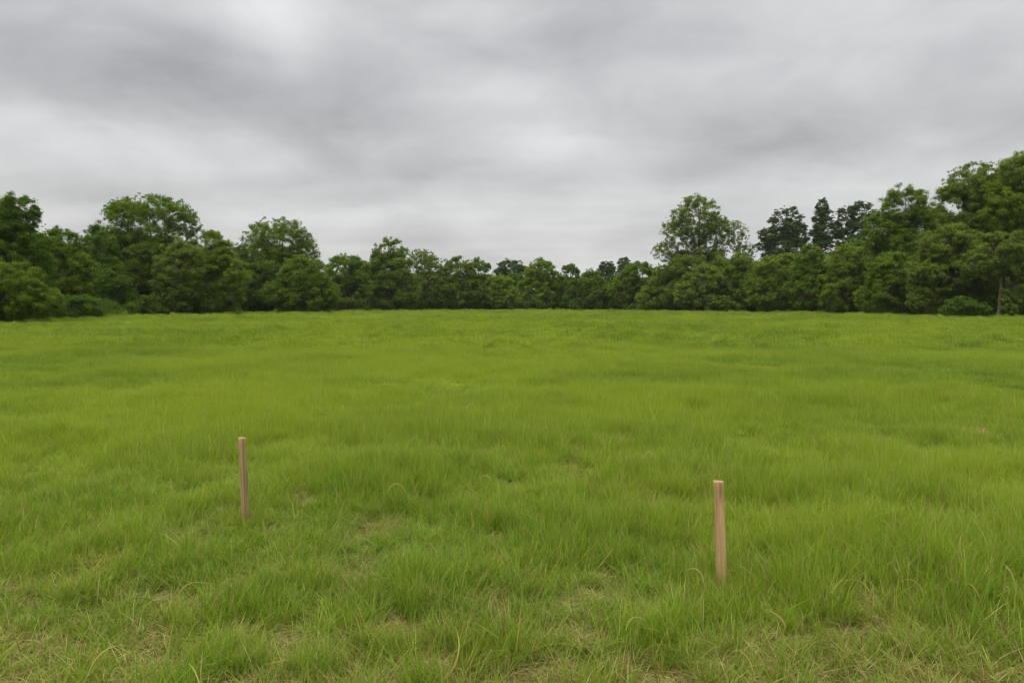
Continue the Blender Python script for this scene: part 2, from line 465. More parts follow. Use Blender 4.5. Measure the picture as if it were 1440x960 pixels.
T('broadleaf_tree', 'large full green tree rising right of the three pines', 101,
  [(1272, 296, 36, 38, .8), (1245, 325, 34, 34), (1298, 322, 38, 40), (1272, 370, 58, 50), (1268, 410, 50, 36)], 'mid', seed=34)
T('broadleaf_tree', 'low overhanging tree at the foot of the large full green tree', 92,
  [(1258, 384, 40, 30), (1240, 414, 36, 28), (1280, 418, 32, 26)], 'mid', seed=35)
T('broadleaf_tree', 'tall arching tree with a ragged top, second from the right edge', 87,
  [(1372, 262, 44, 34, .58), (1350, 292, 38, 40, .75), (1400, 290, 48, 50, .9), (1375, 350, 62, 56), (1360, 396, 50, 40, .8), (1385, 408, 56, 34)], 'olive', seed=36, airy=True)
T('broadleaf_tree', 'tallest tree in view, running out of the right edge of the picture', 82,
  [(1447, 256, 46, 50, .8), (1425, 290, 44, 46), (1470, 320, 62, 66), (1480, 380, 60, 60)], 'light', seed=37)
T('broadleaf_tree', 'yellowish drooping tree with pale twigs near the right edge', 82,
  [(1335, 346, 42, 34), (1318, 388, 40, 38), (1352, 392, 40, 34), (1300, 418, 24, 26)], 'olive', seed=38, airy=True, bark=BARK_PALE, cover=1.25)
T('broadleaf_tree', 'tree with a bare pale trunk showing beneath its crown at the right edge', 77,
  [(1412, 352, 40, 30, .9), (1438, 376, 30, 26, .9), (1380, 372, 30, 24, .8), (1415, 385, 30, 16, .8), (1424, 424, 16, 16, .8)], 'olive', seed=39, airy=True, bark=BARK_PALE, base_x=1404, r_trunk=.24, start=.45)
# ------------------------------------------------------------------ shrubs that stand out at the edge
SG = 'shrubs along the field edge'
T('shrub', 'rounded green shrub at the field edge left of the pale bare trunk', 75, [(1352, 430, 24, 13), (1370, 434, 22, 10), (1335, 436, 14, 8)], 'dark', seed=50, cat='shrub', group=SG, r_trunk=.04)
T('shrub', 'thin upright shrub just right of the pale bare trunk', 76, [(1414, 420, 8, 16, .7), (1418, 434, 11, 10)], 'olive', seed=51, cat='shrub', group=SG, r_trunk=.05)
T('shrub', 'small bright shrub at the field edge below the soft light green tree', 101, [(1222, 425, 20, 15), (1230, 433, 18, 9)], 'light', seed=52, cat='shrub', group=SG, r_trunk=.04)
T('shrub', 'shrub with hanging bright branch below the bright green round-topped tree', 95, [(292, 428, 22, 10), (280, 434, 16, 8)], 'light', seed=53, cat='shrub', group=SG, r_trunk=.04)
T('shrub', 'dark rounded shrub at the field edge below the wide domed tree', 90, [(196, 428, 32, 15), (214, 434, 22, 9)], 'mid', seed=54, cat='shrub', group=SG, r_trunk=.04)
T('shrub', 'shrub low in the shade right of the low spreading tree at the left edge', 68, [(112, 432, 34, 18), (90, 440, 24, 11)], 'dark', seed=55, cat='shrub', group=SG, r_trunk=.04)
T('shrub', 'grey-green shrub at the field edge below the tallest see-through tree', 120, [(1010, 426, 26, 12), (1030, 431, 20, 8)], 'olive', seed=56, cat='shrub', group=SG, r_trunk=.04)
T('shrub', 'shrub at the field edge in front of the large full green tree', 90, [(1296, 430, 16, 12), (1312, 436, 14, 7)], 'dark', seed=57, cat='shrub', group=SG, r_trunk=.04)

# ------------------------------------------------------------------ field edge, undergrowth and the wood behind
EX = np.array([-900, -400, -150, 0, 110, 210, 330, 450, 600, 850, 900, 1000, 1150, 1300, 1440, 1600, 1900])
ED = np.array([30, 38, 47, 55, 68, 90, 109, 130, 147, 150, 140, 129, 112, 92, 76, 62, 44])
TOPX = np.array([-900, -100, 0, 60, 110, 170, 250, 330, 360, 450, 520, 600, 680, 800, 830, 900, 950, 1060, 1170, 1240, 1330, 1420, 1900])
TOPY = np.array([250, 290, 318, 345, 362, 350, 352, 364, 378, 382, 376, 384, 388, 390, 392, 388, 384, 370, 362, 335, 305, 290, 200])

def band(name, label, xs, dback, top_of, rad0, leafpx, key, cover, seed, rows=1, cat='undergrowth'):
    rg = np.random.default_rng(seed)
    cen, rad = [], []
    for px in xs:
        d0 = np.interp(px, EX, ED)
        for r_ in range(rows):
            d = d0 + dback + r_ * 3.5 + rg.uniform(-1, 1.5)
            p = pt(px + rg.uniform(-6, 6), 480, d)
            h = top_of(px, d) * rg.uniform(.8, 1.05)
            R_ = rad0 * rg.uniform(.7, 1.3)
            z = R_ * .3
            while z < h:
                cen.append([p[0] + rg.normal(0, R_ * .45), p[1] + rg.normal(0, R_ * .6), z]); rad.append(R_ * rg.uniform(.75, 1.2))
                z += R_ * rg.uniform(.7, 1.1)
    cen = np.array(cen); rad = np.array(rad)
    parts = []
    # leaf size follows distance
    dd = cen[:, 1]
    for lo, hi in ((0, 60), (60, 85), (85, 115), (115, 400)):
        s = (dd >= lo) & (dd < hi)
        if not s.any(): continue
        leaf = leafpx / F * dd[s].mean()
        parts.append(foliage(cen[s], rad[s], np.ones(s.sum()), leaf, rg, cover=cover))
    off = 0; V, Q, At = [], [], []
    for v, q, a in parts:
        V.append(v); Q.append(q + off); At.append(a); off += len(v)
    o = link(name, np_mesh(name, np.concatenate(V), np.concatenate(Q), LEAF[key], {'leaf': ('FLOAT_VECTOR', np.concatenate(At))}))
    tag(o, label, cat, kind='stuff')
    return o

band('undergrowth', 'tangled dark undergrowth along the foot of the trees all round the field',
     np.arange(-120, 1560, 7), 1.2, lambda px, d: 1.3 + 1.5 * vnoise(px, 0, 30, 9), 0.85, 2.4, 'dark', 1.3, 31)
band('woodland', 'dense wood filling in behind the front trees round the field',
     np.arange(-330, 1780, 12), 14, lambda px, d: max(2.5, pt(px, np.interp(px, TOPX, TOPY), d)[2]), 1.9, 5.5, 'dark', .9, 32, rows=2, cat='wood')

# ------------------------------------------------------------------ ground
def graded(n, lim, k):
    t = np.linspace(-1, 1, n); return np.sinh(k * t) / np.sinh(k) * lim
gx = graded(301, 1500, 7.0); gy = graded(301, 1500, 7.0) + 4
X, Y = np.meshgrid(gx, gy)
Z = ground_z(X, Y) * np.where(np.hypot(X, Y) > 300, 0, 1)
nx = len(gx)
i = (np.arange(len(gy) - 1)[:, None] * nx + np.arange(nx - 1)[None]).ravel()
g = link('ground', np_mesh('ground', np.stack([X, Y, Z], -1).reshape(-1, 3), np.stack([i, i + 1, i + nx + 1, i + nx], 1), M_SOIL, smooth=True))
tag(g, kind='structure')

# ------------------------------------------------------------------ the two stakes
def stake(name, label, px, ptop, pbot, d, wpx, rot, lean, mat, taper=0.0, depth=.8):
    """square sawn stake driven into the ground, slightly leaning"""
    top = pt(px, ptop, d); bx = pt(px, pbot, d)
    gz = float(ground_z(bx[0], d))
    w = wpx / F * d
    Hh = top[2] - gz; D = .25
    n = 26; hw, hd = w / 2, w / 2 * depth; bv = w * 0.09
    prof = np.array([(-hw + bv, -hd), (hw - bv, -hd), (hw, -hd + bv), (hw, hd - bv), (hw - bv, hd), (-hw + bv, hd), (-hw, hd - bv), (-hw, -hd + bv)])
    rg = np.random.default_rng(int(px))
    zs = np.concatenate([np.linspace(-D, Hh - .004, n), [Hh]])
    V = []
    for k_, z in enumerate(zs):
        s = 1 - taper * (1 - (z + D) / (Hh + D)) - (0.06 if k_ == n else 0)
        wob = rg.normal(0, .00035, (8, 2))
        P = prof * s + wob + np.array([0.0015 * math.sin(z * 7), 0.001 * math.cos(z * 5)])
        zz = z + (0.0 if k_ < n - 1 else 1.0) * (-P[:, 0] * 0.06 + P[:, 1] * .04)
        V.append(np.column_stack([P, zz if np.ndim(zz) else np.full(8, zz)]))
    V = np.concatenate(V)
    V[:, 2] = V[:, 2]
    Q = []
    for k_ in range(n):
        for j in range(8): Q.append([k_ * 8 + j, k_ * 8 + (j + 1) % 8, (k_ + 1) * 8 + (j + 1) % 8, (k_ + 1) * 8 + j])
    capv = np.array([[0, 0, Hh + .001]]); ci = len(V); V = np.concatenate([V, capv])
    tri = np.array([[n * 8 + j, n * 8 + (j + 1) % 8, ci] for j in range(8)])
    o = link(name, np_mesh(name, V, [np.array(Q), tri], mat))
    o.location = (bx[0], d, gz)
    o.rotation_euler = (R(lean[1]), R(lean[0]), R(rot))
    tag(o, label, 'stake', 'wooden stakes driven into the meadow')
    return o

W1 = wood_material('weathered_pinkish_wood', (.35, .230, .110), (.50, .350, .175), (.15, .09, .04), -1)
W2 = wood_material('raw_brown_wood', (.35, .225, .100), (.54, .370, .180), (.15, .08, .03), .60)
DL, DR = 5.4, 4.15
SL = stake('wooden_stake', 'thinner, more distant pinkish brown wooden stake on the left of the meadow', 345, 615, 727, DL, 9.8, 16, (-1.0, 0), W1, depth=.85)
SR = stake('wooden_stake', 'nearer, thicker tan wooden stake on the right of the meadow', 1015, 676, 826, DR, 14.2, -12, (-2.3, .6), W2, depth=.7)

# ------------------------------------------------------------------ withered plants near the right edge
def withered(px, py, d, n, size, col, label):
    rg = np.random.default_rng(int(px))
    root = bpy.data.objects.new('withered_plant', None); COL.objects.link(root)
    p = pt(px, py, d); gz = float(ground_z(p[0], p[1])); root.location = (p[0], p[1], gz)
    tag(root, label, 'plant', 'small withered plants in the grass')
    hz = p[2] - gz
    stems, V, Q = [], [], []
    for k_ in range(n):
        e = np.array([rg.normal(0, size * .5), rg.normal(0, size * .3), hz * rg.uniform(.9, 1.1)])
        stems.append((bez(np.array([0, 0, -.02]), e * [.3, .3, .8], e, 5), np.linspace(.0016, .0008, 5)))
        for q_ in range(4):
            a = unit(rg.normal(size=3) * [1, 1, .35]); b_ = unit(np.cross(a, [0, 0, 1.])); L_ = size * rg.uniform(.25, .55); W_ = L_ * .3
            c = e - np.array([0, 0, .012 * q_]); m_ = c + a * L_ * .5 + [0, 0, L_ * .1]
            base = len(V) * 5
            V.append([c, m_ + b_ * W_ / 2, c + a * L_ - [0, 0, L_ * .15], m_ - b_ * W_ / 2, m_ + [0, 0, .002]])
            Q += [[base, base + 1, base + 4, base + 3]]; Q += [[base + 1, base + 2, base + 3, base + 4]]
    tv, tq = tube(stems, 4)
    link('stem', np_mesh('stem', tv, tq, plain_material('dry_stem', (.25, .2, .07))), root)
    link('leaves', np_mesh('leaves', np.array(V).reshape(-1, 3), np.array(Q), plain_material('withered_leaf', col)), root)
withered(1380, 602, 8.7, 7, .085, (.55, .27, .09), 'small orange withered plant in the grass near the right edge')
withered(1409, 611, 8.3, 4, .045, (.62, .55, .13), 'tiny yellow withered plant, lower right of the orange one near the right edge')

# ------------------------------------------------------------------ grass
def blades(n, rad_, Lm, Ls, w, lean, seg, dead_p, rg, flat=False, curl=.6, square=False):
    """n curved tapering strips, one quad row each; returns verts, quads, blade attribute"""
    if square:
        bx, by = rg.uniform(-rad_, rad_, n), rg.uniform(-rad_, rad_, n)
    else:
        rr = rad_ * np.sqrt(rg.random(n)); an = rg.uniform(0, 2 * np.pi, n)
        bx, by = rr * np.cos(an), rr * np.sin(an)
    L = np.clip(Lm * (1 + rg.normal(0, Ls, n)), Lm * .3, Lm * 2.0)
    az = rg.uniform(0, 2 * np.pi, n)
    th0 = np.abs(rg.normal(0, lean, n)) if not flat else rg.uniform(.9, 1.45, n)
    bend = rg.uniform(0.05, curl, n) * (1 + 1.3 * (rg.random(n) < .12))
    fa = az + np.pi / 2 + rg.normal(0, .5, n)
    ww = w * rg.uniform(.6, 1.3, n)
    P = np.stack([bx, by, np.full(n, -.01)], 1); V = np.zeros((n, seg + 1, 2, 3))
    prof = [1.0, .95, .75, .48, .30][:seg] if seg > 3 else [1.0, .9, .55][:seg]
    prof = prof + [.06]
    for s in range(seg + 1):
        side = np.stack([np.cos(fa), np.sin(fa), np.zeros(n)], 1) * (ww * prof[s] / 2)[:, None]
        V[:, s, 0] = P - side; V[:, s, 1] = P + side
        th = th0 + bend * (s + 1) / seg * 1.2
        th = np.minimum(th, 2.3)
        P = P + (L / seg)[:, None] * np.stack([np.sin(th) * np.cos(az), np.sin(th) * np.sin(az), np.cos(th)], 1)
    if flat: V[..., 2] = np.maximum(V[..., 2], .004)
    idx = np.arange(n)[:, None] * (2 * (seg + 1)) + np.arange(seg)[None] * 2
    Q = np.stack([idx, idx + 1, idx + 3, idx + 2], -1).reshape(-1, 4)
    t = np.repeat((np.arange(seg + 1) / seg)[None], n, 0)
    at = np.zeros((n, seg + 1, 2, 3)); at[..., 0] = t[..., None]
    at[..., 1] = rg.random(n)[:, None, None]
    dd = rg.random(n) * .92; dd[rg.random(n) < dead_p] = 1.0
    at[..., 2] = dd[:, None, None]
    return V.reshape(-1, 3), Q, at.reshape(-1, 3)

MV, MQ, MK, MB = [], [], [], []      # verts, quads, kind, blade attribute
nv = 0; kind_no = 0
def add_variant(res, kd):
    global nv
    v, q, a = res
    MV.append(v); MQ.append(q + nv); MK.append(np.full(len(v), kd)); MB.append(a); nv += len(v)
rg = np.random.default_rng(99)
NEAR, MIDV, FARV, THATCH, LONG = [], [], [], [], []
for _ in range(7):
    add_variant(blades(66, .075, .140, .38, .0038, .25, 4, .065, rg, curl=.8), kind_no); NEAR.append(kind_no); kind_no += 1
for _ in range(3):
    add_variant(blades(24, .05, .24, .25, .0058, .30, 4, .08, rg, curl=1.1), kind_no); LONG.append(kind_no); kind_no += 1
for _ in range(3):
    add_variant(blades(60, .10, .09, .35, .0028, .3, 3, .80, rg, flat=True, curl=.9), kind_no); THATCH.append(kind_no); kind_no += 1
for _ in range(6):
    add_variant(blades(420, .24, .135, .32, .0050, .26, 3, .03, rg), kind_no); MIDV.append(kind_no); kind_no += 1
for _ in range(5):
    add_variant(blades(900, .75, .14, .35, .013, .28, 2, .03, rg), kind_no); FARV.append(kind_no); kind_no += 1

# bare or trodden spots seen in the near grass (world places), x, y, radius
BARE = []
for px, py, rad_ in ((135, 830, .22), (195, 872, .24), (60, 905, .2), (500, 795, .26), (385, 795, .16), (265, 740, .22), (640, 868, .2),
                     (780, 905, .24), (885, 935, .25), (495, 940, .22), (1345, 722, .28), (1160, 905, .25), (1085, 715, .18), (1250, 930, .25),
                     (1290, 885, .22), (30, 915, .2), (1010, 930, .2), (845, 700, .16), (1090, 790, .18), (400, 885, .2), (700, 780, .14), (900, 640, .3), (180, 925, .22)):
    dep = F * 1.56 / (py - 426); BARE.append(((px - 720) / F * dep, dep, rad_))
BARE = np.array(BARE)

def meadow_fields(x, y):
    """tallness 0..1, bareness 0..1, hue 0..1"""
    t1 = fbm(x, y, .75, 41, 3); t2 = fbm(x, y, 3.2, 43, 2)
    tall = np.clip(.5 + 2.2 * (t1 - .5) + 1.5 * (t2 - .5), 0, 1)
    bare = np.clip((.385 - fbm(x, y, .42, 61, 3)) * 9, 0, 1) * .8
    for bx, by, br in BARE:
        q = .85 * np.exp(-(((x - bx) / (br * .75)) ** 2 + ((y - by) / (br * .8)) ** 2)); bare = np.maximum(bare, q)
    bare = np.maximum(bare, np.clip((4.4 - y) * .7, 0, 1) * np.clip((fbm(x, y, .4, 63, 2) - .36) * 5, 0, .9))
    bare = bare * np.clip(1.35 - y / 14, .25, 1)
    hue = np.clip(.5 + 1.7 * (fbm(x, y, 2.4, 71, 3) - .5) + 1.2 * (fbm(x, y, 11, 73, 2) - .5) + .7 * (fbm(x, y, .35, 75, 2) - .5), 0, 1)
    return tall, bare, hue

PT, PR, PS, PI, PK = [], [], [], [], []
def scatter(n, ymin, ymax, pool, slope, margin, zs, rg, wide=1.0, gate=None, power=1.0, dryb=0.0, tb=0.0):
    y = (ymin ** 2 + (ymax ** 2 - ymin ** 2) * rg.random(n)) ** .5
    x = rg.uniform(-1, 1, n) * (slope * y + margin)
    # keep inside the field
    tall, bare, hue = meadow_fields(x, y)
    keep = np.ones(n, bool)
    if gate is not None: keep &= gate(x, y, tall, bare, rg)
    x, y, tall, bare, hue = x[keep], y[keep], tall[keep], bare[keep], hue[keep]; n = len(x)
    z = ground_z(x, y)
    wl = (fbm(x, y, 1.3, 81, 2) - .5) * .75; wm = (fbm(x, y, 1.3, 83, 2) - .5) * .5
    rot = np.stack([wm + rg.normal(0, .17, n), wl + rg.normal(0, .17, n) + .05, rg.uniform(-np.pi, np.pi, n)], 1)
    s = rg.uniform(.85, 1.2, n)
    hgt = zs * (.55 + .85 * tall ** power) * (1 - .55 * bare) * rg.uniform(.85, 1.18, n)
    PT.append(np.stack([x, y, z], 1)); PR.append(rot)
    PS.append(np.stack([s * wide, s * wide, s * hgt], 1))
    PI.append(np.stack([hue, np.clip(bare * .9 + dryb, 0, 1), rg.random(n)], 1))
    PK.append(rg.choice(pool, n))

def field_limit(x, y):
    """True on the open side of the tree line"""
    px = 720 + F * x / np.maximum(y, 1); return y < np.interp(px, EX, ED) + 2

def around_stakes(x, y):
    ok = np.ones(len(x), bool)
    for s_ in (SL, SR):
        ok &= np.hypot(x - s_.location.x, y - s_.location.y) > .05
    return ok
scatter(13500, 1.3, 9.5, NEAR, .76, .9, 1.0, rg, gate=lambda x, y, t, b_, r: (r.random(len(x)) > b_ * .62) & around_stakes(x, y))
scatter(2600, 1.3, 14, LONG, .76, .9, .85, rg, gate=lambda x, y, t, b_, r: (r.random(len(x)) < .12 + t * .75) & (r.random(len(x)) > b_ * .5) & around_stakes(x, y))
scatter(14000, 1.3, 9, THATCH, .76, .9, 1.0, rg, gate=lambda x, y, t, b_, r: r.random(len(x)) < .22 + b_ * 1.1, dryb=.2)
scatter(17000, 8.6, 27, MIDV, .76, 1.5, 1.02, rg, gate=lambda x, y, t, b_, r: r.random(len(x)) > b_ * .6)
scatter(7000, 25, 70, FARV, .85, 3, 1.02, rg, gate=lambda x, y, t, b_, r: field_limit(x, y))
scatter(2600, 45, 160, FARV, .85, 3, 1.8, rg, wide=.8, gate=lambda x, y, t, b_, r: field_limit(x, y) & ~field_limit(x, y + 3.5))
scatter(8500, 68, 160, FARV, .85, 3, 1.15, rg, wide=1.35, gate=lambda x, y, t, b_, r: field_limit(x, y))

# taller tufts crowding the foot of each stake
for s_ in (SL, SR):
    n_ = 26; an = rg.uniform(0, 2 * np.pi, n_); rr = rg.uniform(.055, .17, n_)
    x = s_.location.x + rr * np.cos(an); y = s_.location.y + rr * np.sin(an)
    PT.append(np.stack([x, y, ground_z(x, y)], 1)); PR.append(rg.normal(0, .15, (n_, 3)) + [0, 0, 1] * rg.uniform(-3, 3, (n_, 1)))
    PS.append(np.stack([np.full(n_, .6), np.full(n_, .6), rg.uniform(.6, 1.0, n_)], 1)); PI.append(np.stack([rg.uniform(.1, .6, n_), rg.uniform(.1, .7, n_), rg.random(n_)], 1))
    PK.append(rg.choice(NEAR, n_))
PT = np.concatenate(PT); PR = np.concatenate(PR); PS = np.concatenate(PS); PI = np.concatenate(PI); PK = np.concatenate(PK)
print('grass tufts', len(PT))

# single long pale stalks that arch over, placed on the ground where they grow
def arch(px0, py0, px1, py1, px2, py2, d, w=.0045, dead=1.0, r=.7):
    a, b_, c = pt(px0, py0, d), pt(px1, py1, d - .03), pt(px2, py2, d + .04)
    P = bez(a, b_ * 2 - (a + c) / 2, c, 9)
    T_ = unit(np.gradient(P, axis=0)); side = unit(np.cross(T_, [[.15, 1, .1]]))
    ww = w * np.array([.5, .8, 1, 1, .95, .85, .7, .45, .1])[:, None] / 2
    V = np.stack([P - side * ww, P + side * ww], 1).reshape(-1, 3)
    k_ = np.arange(8) * 2
    Q = np.stack([k_, k_ + 1, k_ + 3, k_ + 2], 1)
    at = np.zeros((18, 3)); at[:, 0] = np.repeat(np.linspace(0, 1, 9), 2); at[:, 1] = r; at[:, 2] = dead
    return V, Q, at
ARCH = [(1248, 822, 1210, 778, 1170, 754), (1256, 748, 1246, 734, 1236, 730), (1103, 884, 1098, 868, 1072, 855), (1010, 910, 985, 898, 960, 905),
        (990, 818, 980, 800, 962, 803), (960, 900, 944, 896, 922, 894), (880, 886, 890, 868, 908, 872), (925, 866, 905, 868, 896, 880),
        (250, 850, 262, 822, 300, 820), (330, 845, 325, 812, 306, 816), (1378, 840, 1366, 822, 1352, 820), (940, 948, 905, 945, 875, 948),
        (820, 900, 805, 885, 790, 882), (690, 675, 684, 668, 676, 672), (605, 760, 615, 752, 622, 762), (452, 770, 448, 760, 440, 758), (1105, 880, 1090, 862, 1074, 856),
        (1430, 835, 1422, 805, 1405, 790), (420, 775, 424, 762, 415, 754), (545, 690, 560, 680, 575, 700), (630, 950, 645, 915, 640, 880), (1355, 790, 1350, 760, 1362, 745),
        (1290, 770, 1288, 760, 1300, 748), (760, 610, 766, 600, 775, 606), (655, 575, 662, 568, 670, 574), (905, 645, 912, 634, 918, 642)]
r2 = np.random.default_rng(5)
for a_ in ARCH:
    low = max(a_[1], a_[5]); d = F * 1.45 / (low + 14 - 426)
    add_variant(arch(*a_, d, w=.0042 + .0005 * d, dead=float(r2.random() < .6), r=r2.uniform(.5, 1)), -2)
# random strays: green and straw, some bent right over
for _ in range(420):
    d = 2.0 + 9.5 * r2.random() ** 1.3; x = r2.uniform(-.8, .8) * (d + .6)
    gz = float(ground_z(x, d)); L_ = r2.uniform(.16, .34); azm = r2.uniform(0, 2 * np.pi); ben = r2.uniform(.3, 1.2)
    a = np.array([x, d, gz]); dr = np.array([math.cos(azm), math.sin(azm) * .6, 0])
    b_ = a + [0, 0, L_ * .75] + dr * L_ * .15; c = a + dr * L_ * .75 * ben + np.array([0, 0, L_ * (1.0 - .5 * ben)])
    P = bez(a, b_, c, 9); T_ = unit(np.gradient(P, axis=0)); side = unit(np.cross(T_, [[r2.normal(0, .4), 1, .1]]))
    ww = r2.uniform(.0035, .006) * np.array([.6, .8, 1, 1, .95, .85, .7, .45, .1])[:, None] / 2
    k_ = np.arange(8) * 2
    at = np.zeros((18, 3)); at[:, 0] = np.repeat(np.linspace(0, 1, 9), 2); at[:, 1] = r2.random(); at[:, 2] = float(r2.random() < .45)
    add_variant((np.stack([P - side * ww, P + side * ww], 1).reshape(-1, 3), np.stack([k_, k_ + 1, k_ + 3, k_ + 2], 1), at), -2)

nT = nv
verts = np.concatenate(MV + [PT]); quads = np.concatenate(MQ)
nP = len(PT)
kind = np.concatenate(MK + [np.full(nP, -1)]).astype(np.int32)
pad = lambda a: np.concatenate([np.zeros((nT, 3)), a]).astype(np.float32)
blade = np.concatenate(MB + [np.zeros((nP, 3))]).astype(np.float32)
gm = np_mesh('grass', verts, quads, M_GRASS, {
    'kind_no': ('INT', kind), 'pick': ('INT', np.concatenate([np.zeros(nT), PK]).astype(np.int32)),
    'rot': ('FLOAT_VECTOR', pad(PR)), 'scl': ('FLOAT_VECTOR', pad(PS)), 'tint': ('FLOAT_VECTOR', pad(PI)),
    'blade': ('FLOAT_VECTOR', blade)})
grass = link('grass', gm)
tag(grass, 'uneven uncut green meadow grass with thin brown spots and bent pale stalks', 'grass', kind='stuff')

ng = bpy.data.node_groups.new('grow_tufts', 'GeometryNodeTree')
ng.interface.new_socket('Geometry', in_out='INPUT', socket_type='NodeSocketGeometry')
ng.interface.new_socket('Geometry', in_out='OUTPUT', socket_type='NodeSocketGeometry')
N, Lk = ng.nodes, ng.links
gi, go = N.new('NodeGroupInput'), N.new('NodeGroupOutput')
def attr(nm, ty):
    a = N.new('GeometryNodeInputNamedAttribute'); a.data_type = ty; a.inputs[0].default_value = nm; return a.outputs[0]
def sel(v):
    c = N.new('FunctionNodeCompare'); c.data_type = 'INT'; c.operation = 'EQUAL'
    ins = [s for s in c.inputs if s.type == 'INT' and s.enabled] or [s for s in c.inputs if s.type == 'INT']
    Lk.new(attr('kind_no', 'INT'), ins[0]); ins[1].default_value = v
    sp = N.new('GeometryNodeSeparateGeometry'); sp.domain = 'POINT'
    Lk.new(gi.outputs[0], sp.inputs[0]); Lk.new(c.outputs[0], sp.inputs[1]); return sp.outputs[0]
g2i = N.new('GeometryNodeGeometryToInstance')
for k_ in reversed(range(kind_no)): Lk.new(sel(k_), g2i.inputs[0])
iop = N.new('GeometryNodeInstanceOnPoints')
Lk.new(sel(-1), iop.inputs['Points']); Lk.new(g2i.outputs[0], iop.inputs['Instance'])
iop.inputs['Pick Instance'].default_value = True
Lk.new(attr('pick', 'INT'), iop.inputs['Instance Index'])
e2r = N.new('FunctionNodeEulerToRotation'); Lk.new(attr('rot', 'FLOAT_VECTOR'), e2r.inputs[0]); Lk.new(e2r.outputs[0], iop.inputs['Rotation'])
Lk.new(attr('scl', 'FLOAT_VECTOR'), iop.inputs['Scale'])
jn = N.new('GeometryNodeJoinGeometry'); Lk.new(iop.outputs[0], jn.inputs[0]); Lk.new(sel(-2), jn.inputs[0])
Lk.new(jn.outputs[0], go.inputs[0])
md = grass.modifiers.new('tufts', 'NODES'); md.node_group = ng

# ------------------------------------------------------------------ thin damp air
x_, z0_, z1_ = 1520, -1.6, 32
vv = np.array([(a, c_, e) for e in (z0_, z1_) for a, c_ in ((-x_, -x_), (x_, -x_), (x_, x_), (-x_, x_))], float)
ff = np.array([(3, 2, 1, 0), (4, 5, 6, 7), (0, 1, 5, 4), (1, 2, 6, 5), (2, 3, 7, 6), (3, 0, 4, 7)])
mh, nth = new_mat('damp_air'); bh = NB(nth)
pv = bh.n('ShaderNodeVolumePrincipled'); pv.inputs['Color'].default_value = (.93, .95, .93, 1); pv.inputs['Density'].default_value = .0001
oh = bh.n('ShaderNodeOutputMaterial'); nth.links.new(pv.outputs[0], oh.inputs['Volume'])
tag(link('haze', np_mesh('haze', vv, ff, mh)), kind='stuff', label='thin pale haze lying over the meadow and the trees', cat='haze')

# ------------------------------------------------------------------ overcast sky
SUN_EL, SUN_AZ = 62, 215          # degrees; azimuth clockwise from +Y: behind the camera, to the left
w = bpy.data.worlds.new('World'); scn.world = w; w.use_nodes = True
nt = w.node_tree; nt.nodes.clear(); b = NB(nt)
tc = b.n('ShaderNodeTexCoord'); D0 = tc.outputs['Generated']
sz = b.n('ShaderNodeSeparateXYZ'); nt.links.new(D0, sz.inputs[0]); dx, dy, dz = sz.outputs
zc = b.math('MAXIMUM', dz, 0.0)
inv = b.math('DIVIDE', 1.0, b.math('ADD', zc, 0.13))
cp = b.n('ShaderNodeCombineXYZ'); b.put(cp.inputs[0], b.math('MULTIPLY', dx, inv)); b.put(cp.inputs[1], b.math('MULTIPLY', dy, inv))
P = cp.outputs[0]                                           # point on a flat cloud deck
n1 = b.noise(b.vmath('MULTIPLY', P, (.8, 1.0, 1)), 1.0, 3, .45, .2).outputs[0]
n2 = b.noise(b.vmath('ADD', b.vmath('MULTIPLY', P, (1.7, 2.3, 1)), (9, 4, 0)), 1.0, 4, .48, .25).outputs[0]
n3 = b.noise(b.vmath('ADD', b.vmath('MULTIPLY', P, (.35, .8, 1)), (3, 7, 0)), 1.0, 2, .5).outputs[0]
base = b.math('ADD', b.math('MULTIPLY', b.math('SUBTRACT', n1, .5), .20), b.math('MULTIPLY', b.math('SUBTRACT', n2, .5), .20))
base = b.math('ADD', base, b.math('MULTIPLY', b.math('SUBTRACT', n3, .5), .25))
# the individual thick and thin places of this cloud deck, by compass direction and height
az = b.math('ARCTAN2', dx, dy); el = b.math('ARCSINE', dz)
wn = b.noise(b.vmath('MULTIPLY', D0, (1, 1, 2.4)), 4.0, 4, .55, .3)
ws = b.n('ShaderNodeSeparateColor'); nt.links.new(wn.outputs['Color'], ws.inputs[0])
az = b.math('ADD', az, b.math('MULTIPLY', b.math('SUBTRACT', ws.outputs[0], .5), .17))
el = b.math('ADD', el, b.math('MULTIPLY', b.math('SUBTRACT', ws.outputs[1], .5), .085))
CLOUDS = [(150, 92, 240, 58, -.37), (500, 150, 190, 62, -.17), (740, 55, 190, 42, -.20), (365, 15, 62, 46, .32), (690, 125, 85, 26, .20), (560, 40, 90, 40, .04),
          (120, 178, 200, 20, .15), (230, 215, 190, 26, .12), (790, 205, 130, 20, .24), (1080, 195, 140, 30, -.24), (1250, 170, 200, 26, -.12), (1180, 60, 260, 60, .05),
          (1130, 130, 170, 22, -.06), (620, 232, 110, 16, -.10), (860, 270, 200, 14, .08), (640, 300, 260, 11, .15), (330, 270, 220, 14, -.05), (1250, 255, 180, 22, .14),
          (60, 245, 110, 20, -.08), (780, 320, 160, 9, .14), (980, 215, 70, 20, -.06), (560, 345, 240, 10, .07), (870, 160, 110, 22, -.06), (900, 12, 500, 25, .06)]
